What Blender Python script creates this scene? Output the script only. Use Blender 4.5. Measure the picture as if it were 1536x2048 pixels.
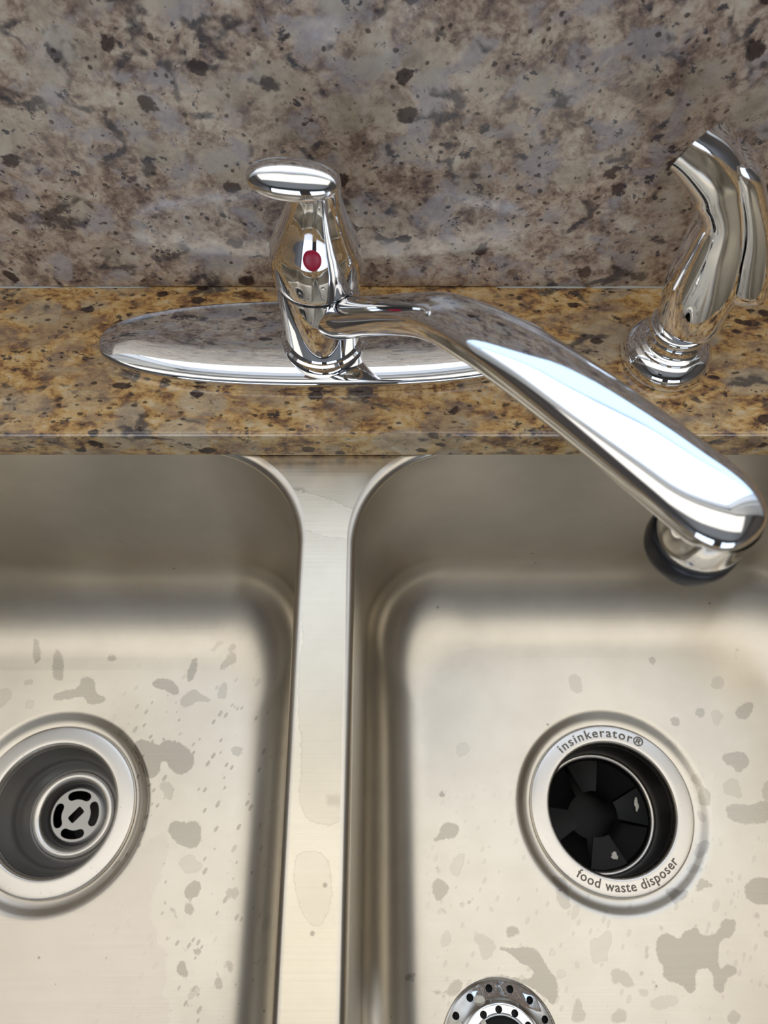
import bpy, bmesh, math, random
import numpy as np
from mathutils import Vector, Matrix
from mathutils.geometry import delaunay_2d_cdt

for o in list(bpy.data.objects):
    bpy.data.objects.remove(o, do_unlink=True)
SC = bpy.context.scene
COL = SC.collection
PI = math.pi
random.seed(7)

# ------------------------------------------------------------------ camera
# metres; counter top is z = 0, the camera hangs above the sink at the origin of X and Y
cam_d = bpy.data.cameras.new('camera')
cam_d.sensor_fit = 'VERTICAL'
cam_d.sensor_height = 36.0
cam_d.lens = 36.0 * 1500.0 / 2048.0
cam_d.clip_start = 0.01
cam_d.dof.use_dof = True
cam_d.dof.focus_distance = 0.42
cam_d.dof.aperture_fstop = 12.0
cam = bpy.data.objects.new('camera', cam_d)
COL.objects.link(cam)
cam.location = (0.0, 0.0, 0.339)
cam.rotation_euler = (math.radians(90.0 - 63.4), 0.0, 0.0)
SC.camera = cam

# ------------------------------------------------------------------ world and light
SC.view_settings.view_transform = 'Standard'
SC.view_settings.look = 'None'
SC.view_settings.gamma = 1.0
SC.view_settings.use_curve_mapping = False
SC.view_settings.exposure = 0.10
world = bpy.data.worlds.new('world')
SC.world = world
world.use_nodes = True
bg = world.node_tree.nodes['Background']
bg.inputs['Color'].default_value = (0.55, 0.72, 1.0, 1.0)
bg.inputs['Strength'].default_value = 1.0


def area_light(name, loc, rot, sx, sy, power, color):
    d = bpy.data.lights.new(name, 'AREA')
    d.shape = 'RECTANGLE'
    d.size = sx
    d.size_y = sy
    d.energy = power
    d.color = color
    o = bpy.data.objects.new(name, d)
    COL.objects.link(o)
    o.location = loc
    o.rotation_euler = rot
    return o


# daylight in the window above the sink (faces the room, -Y): open sky below, a lowered white shade above
area_light('window_sky_light', (0.10, 0.44, 0.37), (math.radians(-90), 0, 0), 1.22, 0.17, 0.62, (0.42, 0.67, 1.0))
area_light('window_shade_light', (0.10, 0.44, 0.84), (math.radians(-90), 0, 0), 1.22, 0.74, 2.2, (1.0, 0.97, 0.89))
# two added fill lights at the unseen far end, brightening the backsplash (face +Y)
area_light('far_end_fill_light', (-1.0, -2.56, 0.02), (math.radians(90), 0, 0), 1.4, 1.54, 10.5, (0.78, 0.88, 1.0))
area_light('far_end_fill_light', (1.0, -2.56, 0.02), (math.radians(90), 0, 0), 1.4, 1.54, 10.5, (0.78, 0.88, 1.0))
# added overhead panel, out of view, sized so the sink floor mirrors it
area_light('overhead_fill_light', (0.0, -0.10, 1.535), (0, 0, 0), 2.7, 0.80, 7.6, (1.0, 0.95, 0.86))

# ------------------------------------------------------------------ helpers


def srgb(r, g, b):
    def c(v):
        v /= 255.0
        return v / 12.92 if v <= 0.04045 else ((v + 0.055) / 1.055) ** 2.4
    return (c(r), c(g), c(b), 1.0)


def link(o, parent=None):
    COL.objects.link(o)
    if parent is not None:
        o.parent = parent
    return o


def empty(name, loc=(0, 0, 0)):
    o = bpy.data.objects.new(name, None)
    COL.objects.link(o)
    o.location = loc
    o.empty_display_size = 0.02
    return o


def tag(o, label, cat, group=None):
    o['label'] = label
    o['category'] = cat
    if group:
        o['group'] = group
    return o


def structure(o):
    o['kind'] = 'structure'
    return o


def mesh_obj(name, verts, faces, mat, parent=None, smooth=True, angle=40):
    me = bpy.data.meshes.new(name)
    me.from_pydata([tuple(map(float, v)) for v in verts], [], faces)
    me.update()
    bm = bmesh.new()
    bm.from_mesh(me)
    bmesh.ops.recalc_face_normals(bm, faces=bm.faces)
    bm.to_mesh(me)
    bm.free()
    me.materials.append(mat)
    if smooth:
        me.shade_smooth()
        if angle < 180:
            me.set_sharp_from_angle(angle=math.radians(angle))
    o = bpy.data.objects.new(name, me)
    link(o, parent)
    return o


def box_geo(x0, x1, y0, y1, z0, z1, base=0):
    v = [(x0, y0, z0), (x1, y0, z0), (x1, y1, z0), (x0, y1, z0), (x0, y0, z1), (x1, y0, z1), (x1, y1, z1), (x0, y1, z1)]
    f = [(0, 3, 2, 1), (4, 5, 6, 7), (0, 1, 5, 4), (1, 2, 6, 5), (2, 3, 7, 6), (3, 0, 4, 7)]
    return v, [tuple(i + base for i in q) for q in f]


def boxes(name, lst, mat, parent=None, bevel=0.0):
    V, Fc = [], []
    for b in lst:
        v, f = box_geo(*b, base=len(V))
        V += v
        Fc += f
    o = mesh_obj(name, V, Fc, mat, parent, smooth=False)
    if bevel:
        m = o.modifiers.new('bevel', 'BEVEL')
        m.width = bevel
        m.segments = 3
        m.limit_method = 'ANGLE'
    return o


def catmull(keys, n):
    """Catmull-Rom through rows of keys, n sub-steps per span."""
    K = np.array(keys, float)
    out = []
    m = len(K)
    for i in range(m - 1):
        p0 = K[max(i - 1, 0)]
        p1 = K[i]
        p2 = K[i + 1]
        p3 = K[min(i + 2, m - 1)]
        for j in range(n):
            t = j / n
            out.append(0.5 * ((2 * p1) + (-p0 + p2) * t + (2 * p0 - 5 * p1 + 4 * p2 - p3) * t * t + (-p0 + 3 * p1 - 3 * p2 + p3) * t ** 3))
    out.append(K[-1])
    return np.array(out)


def loft_geo(rings, cap0=True, cap1=True, closed=True):
    n = len(rings[0])
    V = [tuple(p) for r in rings for p in r]
    Fc = []
    for i in range(len(rings) - 1):
        for j in range(n if closed else n - 1):
            k = (j + 1) % n
            Fc.append((i * n + j, i * n + k, (i + 1) * n + k, (i + 1) * n + j))
    if cap0:
        Fc.append(tuple(range(n - 1, -1, -1)))
    if cap1:
        b = (len(rings) - 1) * n
        Fc.append(tuple(b + j for j in range(n)))
    return V, Fc


def lathe(name, prof, mat, parent=None, c=(0, 0, 0), n=72, cap0=False, cap1=False, angle=40, sub=0):
    if sub:
        prof = catmull(prof, sub)
    rings = []
    for r, z in prof:
        rings.append([(c[0] + r * math.cos(2 * PI * j / n), c[1] + r * math.sin(2 * PI * j / n), c[2] + z) for j in range(n)])
    V, Fc = loft_geo(rings, cap0, cap1)
    return mesh_obj(name, V, Fc, mat, parent, angle=angle)


def superellipse(n, e):
    out = []
    for j in range(n):
        a = 2 * PI * j / n
        ca, sa = math.cos(a), math.sin(a)
        out.append((math.copysign(abs(ca) ** (2 / e), ca), math.copysign(abs(sa) ** (2 / e), sa)))
    return out


# ------------------------------------------------------------------ materials


class NT:
    def __init__(self, name):
        self.m = bpy.data.materials.new(name)
        self.m.use_nodes = True
        self.t = self.m.node_tree
        self.b = self.t.nodes['Principled BSDF']
        self.x = 0

    def n(self, kind, ins=None, **props):
        nd = self.t.nodes.new(kind)
        self.x -= 40
        nd.location = (self.x, 0)
        for k, v in props.items():
            setattr(nd, k, v)
        for k, v in (ins or {}).items():
            self.put(nd.inputs[k], v)
        return nd

    def put(self, sock, v):
        if isinstance(v, bpy.types.NodeSocket):
            self.t.links.new(v, sock)
        else:
            sock.default_value = v

    def bs(self, **kw):
        for k, v in kw.items():
            self.put(self.b.inputs[k.replace('_', ' ')], v)

    def math(self, op, a, b=0.0, c=0.0, clamp=False):
        nd = self.n('ShaderNodeMath', operation=op, use_clamp=clamp)
        for i, v in enumerate((a, b, c)):
            self.put(nd.inputs[i], v)
        return nd.outputs[0]

    def mix(self, fac, a, b, blend='MIX'):
        nd = self.n('ShaderNodeMix', data_type='RGBA', blend_type=blend)
        self.put(nd.inputs[0], fac)
        self.put(nd.inputs[6], a)
        self.put(nd.inputs[7], b)
        return nd.outputs[2]

    def ramp(self, fac, stops, interp='LINEAR'):
        nd = self.n('ShaderNodeValToRGB', {'Fac': fac})
        r = nd.color_ramp
        r.interpolation = interp
        while len(r.elements) < len(stops):
            r.elements.new(0.5)
        for e, (p, c) in zip(r.elements, stops):
            e.position = p
            e.color = c if len(c) == 4 else (*c, 1.0)
        return nd.outputs['Color']

    def step(self, v, lo, hi):
        nd = self.n('ShaderNodeMapRange', {'Value': v, 'From Min': lo, 'From Max': hi}, interpolation_type='SMOOTHSTEP')
        return nd.outputs[0]

    def noise(self, vec, scale, detail=2.0, rough=0.5, dist=0.0):
        return self.n('ShaderNodeTexNoise', {'Vector': vec, 'Scale': scale, 'Detail': detail, 'Roughness': rough, 'Distortion': dist})

    def vor(self, vec, scale, feature='F1', rnd=1.0):
        return self.n('ShaderNodeTexVoronoi', {'Vector': vec, 'Scale': scale, 'Randomness': rnd}, feature=feature)

    def coords(self):
        return self.n('ShaderNodeTexCoord').outputs['Object']

    def mapping(self, vec, scale=(1, 1, 1), rot=(0, 0, 0), loc=(0, 0, 0)):
        return self.n('ShaderNodeMapping', {'Vector': vec, 'Scale': scale, 'Rotation': rot, 'Location': loc}).outputs[0]

    def bump(self, h, strength, dist):
        return self.n('ShaderNodeBump', {'Height': h, 'Strength': strength, 'Distance': dist}).outputs[0]

    def attr(self, name):
        return self.n('ShaderNodeAttribute', attribute_name=name).outputs['Fac']


def simple(name, col, rough=0.5, metal=0.0, spec=0.5):
    t = NT(name)
    co = t.coords()
    nz = t.noise(co, 300.0, 3.0)
    t.bs(Base_Color=t.mix(t.math('MULTIPLY', nz.outputs[0], 0.12), col, (col[0] * .6, col[1] * .6, col[2] * .6, 1)),
         Roughness=rough, Metallic=metal, Specular_IOR_Level=spec)
    return t.m


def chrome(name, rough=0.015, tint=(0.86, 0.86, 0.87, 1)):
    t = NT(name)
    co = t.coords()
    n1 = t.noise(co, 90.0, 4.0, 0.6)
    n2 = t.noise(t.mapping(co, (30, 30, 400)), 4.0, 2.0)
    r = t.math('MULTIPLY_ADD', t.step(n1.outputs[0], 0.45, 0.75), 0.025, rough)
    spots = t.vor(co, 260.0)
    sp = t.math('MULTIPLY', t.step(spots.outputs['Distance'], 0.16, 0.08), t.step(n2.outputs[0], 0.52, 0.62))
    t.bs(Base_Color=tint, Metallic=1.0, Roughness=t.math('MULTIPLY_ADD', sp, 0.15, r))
    return t.m


def granite(name, slab):
    """brown-gold granite with grey and pale crystals, black clots and wine-red grains"""
    t = NT(name)
    co = t.coords()
    if slab == 'counter':
        base = t.mapping(co, (0.72, 1.15, 1.0), (0, 0, math.radians(12)))
    else:
        base = t.mapping(co, (0.95, 1.0, 1.0), (0, math.radians(25), 0), (0.3, 0.1, 0.2))
    w = t.noise(base, 55.0, 3.0, 0.55)
    off = t.n('ShaderNodeVectorMath', {0: w.outputs['Color'], 1: (0.5, 0.5, 0.5)}, operation='SUBTRACT').outputs[0]
    sc = t.n('ShaderNodeVectorMath', {0: off, 'Scale': 0.008}, operation='SCALE').outputs[0]
    v = t.n('ShaderNodeVectorMath', {0: base, 1: sc}, operation='ADD').outputs[0]
    fine = t.noise(v, 330.0, 5.0, 0.7)
    mid = t.noise(v, 95.0, 5.0, 0.62)
    big = t.noise(v, 24.0, 3.0, 0.5)
    if slab == 'counter':
        stops = [(0.30, srgb(96, 68, 54)), (0.41, srgb(160, 120, 82)), (0.50, srgb(216, 172, 108)), (0.60, srgb(232, 198, 142)), (0.74, srgb(238, 222, 190))]
        gb = (srgb(146, 124, 108), srgb(184, 164, 140))
    else:
        stops = [(0.30, srgb(112, 94, 90)), (0.43, srgb(160, 138, 122)), (0.53, srgb(199, 176, 155)), (0.62, srgb(216, 198, 177)), (0.76, srgb(230, 220, 202))]
        gb = (srgb(162, 153, 156), srgb(198, 191, 191))
    mm = t.math('MULTIPLY_ADD', t.math('SUBTRACT', fine.outputs[0], 0.5), 0.55, mid.outputs[0])
    col = t.ramp(mm, stops)
    # grey clouds
    g = t.noise(t.mapping(v, loc=(3.1, 1.7, 0.4)), 46.0, 4.0, 0.6)
    gm = t.step(g.outputs[0], 0.50, 0.62)
    col = t.mix(t.math('MULTIPLY', gm, 0.60 if slab == 'counter' else 0.75), col, t.mix(fine.outputs[0], gb[0], gb[1]))
    # pale crystals
    c1 = t.vor(v, 48.0)
    cs = t.n('ShaderNodeSeparateColor', {'Color': c1.outputs['Color']}).outputs
    pale = t.math('MULTIPLY', t.step(cs[0], 0.72, 0.80), t.step(c1.outputs['Distance'], 0.62, 0.42))
    col = t.mix(t.math('MULTIPLY', pale, 0.55), col, t.mix(mid.outputs[0], srgb(172, 156, 132), srgb(224, 214, 194)))
    # dark veins between crystals, in short runs
    ve = t.vor(v, 42.0, 'DISTANCE_TO_EDGE')
    vj = t.math('MULTIPLY_ADD', t.math('SUBTRACT', fine.outputs[0], 0.5), 0.16, ve.outputs['Distance'])
    vm = t.math('MULTIPLY', t.step(vj, 0.10, 0.03), t.step(t.noise(base, 42.0, 3.0, 0.6).outputs[0], 0.54, 0.62))
    col = t.mix(t.math('MULTIPLY', vm, 0.80), col, srgb(58, 58, 68))
    # black clots with ragged edges, large and small
    dk = t.noise(t.mapping(v, loc=(7.7, 2.3, 5.1)), 105.0, 7.0, 0.70)
    dth = t.math('MULTIPLY_ADD', big.outputs[0], 0.16, 0.308 if slab == 'counter' else 0.312)
    dmask = t.step(t.math('SUBTRACT', dth, dk.outputs[0]), -0.012, 0.030)
    col = t.mix(t.math('MULTIPLY', dmask, 0.90), col, t.mix(fine.outputs[0], *((srgb(36, 33, 38), srgb(72, 64, 62)) if slab == 'counter' else (srgb(46, 49, 60), srgb(82, 82, 92)))))
    d2 = t.noise(t.mapping(v, (1, 1, 1), (0.4, 0.3, 0.8), (2.2, 8.1, 3.3)), 260.0, 4.0, 0.65)
    d2m = t.step(d2.outputs[0], 0.37, 0.32)
    col = t.mix(t.math('MULTIPLY', d2m, 0.7), col, srgb(50, 43, 42))
    # pale flecks
    lf = t.noise(t.mapping(v, loc=(5.2, 4.4, 1.9)), 150.0, 5.0, 0.66)
    col = t.mix(t.math('MULTIPLY', t.step(lf.outputs[0], 0.60, 0.70), 0.55), col, srgb(206, 192, 164))
    # rounded garnets
    ga = t.vor(t.mapping(v, loc=(1.3, 0.2, 9.0)), 105.0 if slab == 'counter' else 80.0)
    gs = t.n('ShaderNodeSeparateColor', {'Color': ga.outputs['Color']}).outputs
    gd = t.math('ADD', ga.outputs['Distance'], t.math('MULTIPLY', t.math('SUBTRACT', dk.outputs[0], 0.5), 0.9))
    gmask = t.math('MULTIPLY', t.step(gs[1], *((0.80, 0.83) if slab == 'counter' else (0.93, 0.945))), t.step(gd, 0.36, 0.26))
    col = t.mix(t.math('MULTIPLY', gmask, 0.9), col, srgb(46, 27, 33))
    # fine black pepper
    pe = t.vor(v, 260.0)
    ps = t.n('ShaderNodeSeparateColor', {'Color': pe.outputs['Color']}).outputs
    pm = t.math('MULTIPLY', t.step(ps[2], 0.84, 0.88), t.step(pe.outputs['Distance'], 0.36, 0.22))
    col = t.mix(t.math('MULTIPLY', pm, 0.8), col, srgb(40, 34, 34))
    rr = t.math('MULTIPLY_ADD', fine.outputs[0], 0.10, 0.08)
    t.bs(Base_Color=col, Roughness=rr, IOR=1.6, Specular_IOR_Level=0.75)
    return t.m


def steel(name, rough=0.30, tint=(1, 1, 1, 1)):
    """brushed stainless with dried water marks (attributes stain, strength, film, splash)"""
    t = NT(name)
    co = t.coords()
    wob = t.noise(co, 420.0, 3.0, 0.6)
    wob2 = t.noise(co, 90.0, 2.0, 0.5)
    wv = t.math('ADD', t.math('MULTIPLY', t.math('SUBTRACT', wob.outputs[0], 0.5), 0.0030), t.math('MULTIPLY', t.math('SUBTRACT', wob2.outputs[0], 0.5), 0.0024))
    sd = t.math('ADD', t.attr('stain'), wv)
    amt = t.attr('strength')
    inside = t.math('MULTIPLY', t.step(sd, 0.0002, -0.0003), amt)
    edge = t.math('MULTIPLY', t.step(t.math('ABSOLUTE', sd), 0.00055, 0.0001), 0.45)
    film = t.step(t.math('ADD', t.attr('film'), t.math('MULTIPLY', wv, 2.5)), 0.0006, -0.0012)
    # splash droplets
    dv = t.mapping(t.mapping(co, (1, 1, 1), (0, 0, math.radians(30))), (1.0, 0.52, 1.0))
    vo = t.vor(dv, 230.0)
    vs = t.n('ShaderNodeSeparateColor', {'Color': vo.outputs['Color']}).outputs
    rad = t.math('MULTIPLY_ADD', vs[0], 0.30, 0.06)
    dots = t.math('MULTIPLY', t.step(t.math('SUBTRACT', rad, vo.outputs['Distance']), 0.0, 0.05), t.step(vs[1], 0.34, 0.37))
    vo2 = t.vor(dv, 75.0)
    vs2 = t.n('ShaderNodeSeparateColor', {'Color': vo2.outputs['Color']}).outputs
    rad2 = t.math('MULTIPLY_ADD', vs2[0], 0.22, 0.05)
    dots2 = t.math('MULTIPLY', t.step(t.math('SUBTRACT', rad2, vo2.outputs['Distance']), 0.0, 0.03), t.step(vs2[1], 0.72, 0.75))
    dall = t.math('MULTIPLY', t.math('MULTIPLY', t.math('MAXIMUM', dots, dots2), t.attr('splash')), t.math('MULTIPLY_ADD', film, -0.85, 1.0))
    mark = t.math('MAXIMUM', t.math('MAXIMUM', inside, edge), dall, clamp=False)
    mark = t.math('MINIMUM', mark, 1.15)
    cloud = t.noise(co, 28.0, 4.0, 0.6)
    brush = t.noise(t.mapping(co, (8.0, 900.0, 900.0)), 1.0, 2.0, 0.6)
    col = t.mix(t.step(cloud.outputs[0], 0.3, 0.7), (0.735, 0.68, 0.59, 1), (0.79, 0.735, 0.645, 1))
    col = t.mix(t.math('MULTIPLY', film, 0.5), col, (0.70, 0.635, 0.565, 1))
    col = t.mix(t.math('MULTIPLY', mark, 0.92), col, (0.47, 0.435, 0.38, 1))
    col = t.mix(1.0, col, tint, 'MULTIPLY')
    # dark specks
    sk = t.vor(co, 70.0)
    ss = t.n('ShaderNodeSeparateColor', {'Color': sk.outputs['Color']}).outputs
    skm = t.math('MULTIPLY', t.step(sk.outputs['Distance'], 0.09, 0.05), t.step(ss[2], 0.90, 0.92))
    col = t.mix(t.math('MULTIPLY', skm, 0.55), col, (0.20, 0.17, 0.14, 1))
    r = t.math('MULTIPLY_ADD', brush.outputs[0], 0.05, rough - 0.025)
    r = t.math('MULTIPLY_ADD', mark, -0.04, r)
    tan = t.n('ShaderNodeCombineXYZ', {'X': 0.0, 'Y': 1.0, 'Z': -0.3}).outputs[0]
    t.bs(Base_Color=col, Metallic=1.0, Roughness=r, Anisotropic=0.6, Tangent=tan)
    t.put(t.b.inputs['Normal'], t.bump(brush.outputs[0], 0.06, 0.0004))
    return t.m


def paint(name, col, rough=0.6):
    t = NT(name)
    n1 = t.noise(t.coords(), 6.0, 3.0)
    t.bs(Base_Color=t.mix(t.math('MULTIPLY', n1.outputs[0], 0.06), col, (col[0] * .8, col[1] * .8, col[2] * .8, 1)), Roughness=rough)
    return t.m


M_CHROME = chrome('chrome')
M_CHROME_SOFT = chrome('worn_chrome', 0.05)
M_COUNTER = granite('counter_granite', 'counter')
M_SPLASH = granite('backsplash_granite', 'splash')
M_STEEL = steel('stainless_steel', rough=0.31)
M_RIM = steel('rim_stainless_steel', rough=0.27, tint=(0.97, 0.955, 0.90, 1))
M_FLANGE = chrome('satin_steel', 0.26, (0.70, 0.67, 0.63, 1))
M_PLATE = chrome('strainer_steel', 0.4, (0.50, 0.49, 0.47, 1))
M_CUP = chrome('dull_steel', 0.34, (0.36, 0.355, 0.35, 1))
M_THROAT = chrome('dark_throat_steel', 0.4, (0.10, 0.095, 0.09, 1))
M_BLACK = simple('black_plastic', (0.012, 0.013, 0.018, 1), 0.35)
M_RUBBER = simple('black_rubber', (0.008, 0.008, 0.009, 1), 0.5, 0.0, 0.3)
M_SEAM = simple('dark_seam', (0.01, 0.01, 0.01, 1), 0.6)
M_RED = simple('red_plastic', srgb(178, 22, 58), 0.30)
M_ETCH = simple('etched_grey', srgb(132, 124, 112), 0.5)
M_CAULK = simple('white_caulk', srgb(206, 204, 196), 0.5)
M_SCRAP = simple('pale_food', srgb(248, 244, 232), 0.6)
M_WALL = paint('wall_paint', (0.80, 0.78, 0.73, 1))
M_DARKWALL = paint('taupe_wall_paint', (0.13, 0.11, 0.095, 1))
M_CEIL = paint('ceiling_paint', (0.58, 0.56, 0.52, 1))
M_FLOOR = paint('floor_tile', (0.16, 0.12, 0.09, 1), 0.4)
M_FRAME = paint('white_window_frame', (0.85, 0.85, 0.84, 1), 0.4)
M_VOID = simple('pipe_black', (0.004, 0.004, 0.004, 1), 0.8)

STAINS_LEFT = [(1, [(-247.1, 126.5), (-242.6, 131.3), (-227.9, 133.3), (-227.8, 140.2), (-222.6, 142.3), (-216.5, 138.8), (-214.1, 128.6), (-207.1, 127.2), (-205.8, 123.8), (-211.6, 121.8), (-218.9, 121.1), (-222.5, 125.9), (-226.8, 127.2), (-231.9, 125.2), (-245.2, 123.8)]), (1, [(-252.1, 162.7), (-245.1, 162.7), (-240.3, 144.4), (-241.1, 138.1), (-246.8, 138.8), (-249.6, 143.0)]), (1, [(-269.3, 171.4), (-262.7, 169.9), (-259.5, 154.2), (-262.5, 148.6), (-265.8, 154.2)]), (1, [(-201.8, 157.0), (-202.3, 154.3), (-204.3, 152.6), (-207.1, 152.6), (-209.7, 154.3), (-211.0, 157.0), (-210.6, 159.8), (-208.6, 161.5), (-205.7, 161.5), (-203.1, 159.8)]), (1, [(-147.0, 155.6), (-140.1, 155.6), (-141.3, 141.6), (-145.5, 136.1), (-149.1, 140.2)]), (1, [(-173.6, 136.1), (-171.3, 139.5), (-164.6, 140.9), (-155.9, 137.5), (-152.4, 130.6), (-154.7, 127.2), (-159.1, 129.9), (-164.8, 132.0), (-171.8, 133.3)]), (0.7, [(-151.7, 119.8), (-150.5, 126.5), (-141.7, 133.3), (-135.7, 127.9), (-127.9, 125.2), (-128.3, 122.5), (-138.0, 123.8), (-144.1, 118.5)]), (1.1, [(-181.4, 92.3), (-178.1, 96.8), (-169.2, 94.9), (-162.2, 91.7), (-159.5, 96.2), (-152.0, 94.9), (-146.5, 93.6), (-136.3, 84.7), (-134.9, 78.4), (-140.1, 72.2), (-146.5, 71.5), (-153.5, 75.9), (-156.2, 81.5), (-160.0, 80.3), (-160.7, 70.9), (-165.6, 68.7), (-171.8, 71.5), (-174.3, 79.6), (-180.0, 87.2)]), (1.1, [(-150.5, 37.3), (-145.5, 42.6), (-137.5, 39.6), (-131.4, 41.4), (-126.0, 38.5), (-124.9, 28.0), (-129.4, 23.5), (-138.3, 25.2), (-146.5, 30.3)]), (0.7, [(-111.0, 88.5), (-106.6, 91.7), (-99.0, 87.2), (-99.3, 83.4), (-107.3, 84.0)]), (0.3, [(-265.8, 118.5), (-265.7, 124.5), (-261.1, 125.2), (-258.3, 121.8), (-260.2, 117.8)]), (0.6, [(-134.3, 167.0), (-121.8, 168.5), (-119.7, 161.3), (-132.2, 159.9)]), (0.7, [(-124.1, 155.6), (-119.3, 157.0), (-119.7, 145.8), (-123.8, 145.8)]), (0.4, [(-195.4, 101.3), (-193.6, 106.6), (-188.4, 103.3), (-189.8, 99.4)]), (0.6, [(-160.8, 66.6), (-151.1, 67.2), (-147.8, 61.1), (-149.4, 53.3), (-155.2, 58.7)]), (0.8, [(-121.0, 152.8), (-113.9, 174.3), (-110.7, 154.2), (-112.6, 144.4)]), (0.4, [(-292.0, 126.5), (-285.3, 133.3), (-276.8, 132.0), (-277.8, 123.8), (-284.4, 117.1), (-289.5, 115.8)]), (0.6, [(-271.2, 137.5), (-263.5, 140.2), (-262.0, 136.1), (-268.0, 135.4)]), (0.6, [(-124.7, 126.5), (-119.3, 141.6), (-116.7, 136.1), (-116.4, 125.2), (-120.4, 124.5)]), (1.1, [(-133.3, -1.4), (-130.2, 2.5), (-124.2, 4.6), (-120.9, 0.0), (-122.4, -4.2), (-126.8, -6.9), (-131.9, -6.6)]), (1, [(-132.3, -9.7), (-126.6, -9.0), (-125.2, -13.8), (-127.6, -16.6), (-131.4, -14.5)]), (0.8, [(-105.8, -2.1), (-102.5, 0.7), (-96.9, 0.0), (-95.7, -4.9), (-100.1, -8.3), (-104.6, -6.2)]), (1, [(-123.6, -34.7), (-118.0, -34.4), (-117.2, -38.0), (-120.0, -39.8), (-122.9, -38.0)]), (1.1, [(-132.9, -45.8), (-130.4, -41.9), (-127.2, -43.2), (-124.3, -49.0), (-123.7, -53.5), (-127.7, -51.6), (-132.2, -48.4)]), (1, [(-107.7, -53.5), (-105.3, -50.6), (-101.5, -51.6), (-101.4, -56.0), (-104.2, -57.9), (-107.0, -56.4)]), (0.9, [(-104.1, -43.9), (-101.7, -40.9), (-96.3, -41.9), (-94.2, -49.0), (-99.5, -48.4), (-103.5, -46.4)]), (0.6, [(-124.3, -58.6), (-119.1, -54.8), (-114.4, -57.0), (-117.1, -59.2), (-121.1, -63.6), (-123.7, -63.6)]), (1, [(-101.2, -69.8), (-98.3, -69.2), (-97.1, -71.1), (-99.6, -71.7)]), (0.9, [(-145.6, -6.2), (-142.7, -11.1), (-146.7, -9.7)]), (0.35, [(-139.1, 17.2), (-130.0, 21.5), (-126.9, 15.0), (-121.2, 14.3), (-124.7, 10.0), (-132.4, 7.8), (-137.7, 12.1)]), (0.8, [(-142.6, -11.8), (-138.7, -11.8), (-133.9, -19.3), (-136.2, -19.3), (-139.9, -14.5)]), (0.8, [(-131.7, -34.0), (-127.3, -36.0), (-128.7, -37.0)]), (0.8, [(-142.6, -29.4), (-139.3, -28.4), (-139.4, -30.4), (-142.0, -31.1)]), (0.8, [(-107.9, -47.7), (-103.3, -47.7), (-104.7, -49.7)]), (0.9, [(-108.6, -43.9), (-107.8, -40.6), (-107.1, -41.9), (-107.8, -44.8)]), (0.9, [(-123.8, -65.5), (-119.7, -66.1), (-120.0, -67.0), (-123.3, -67.0)])]
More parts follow.
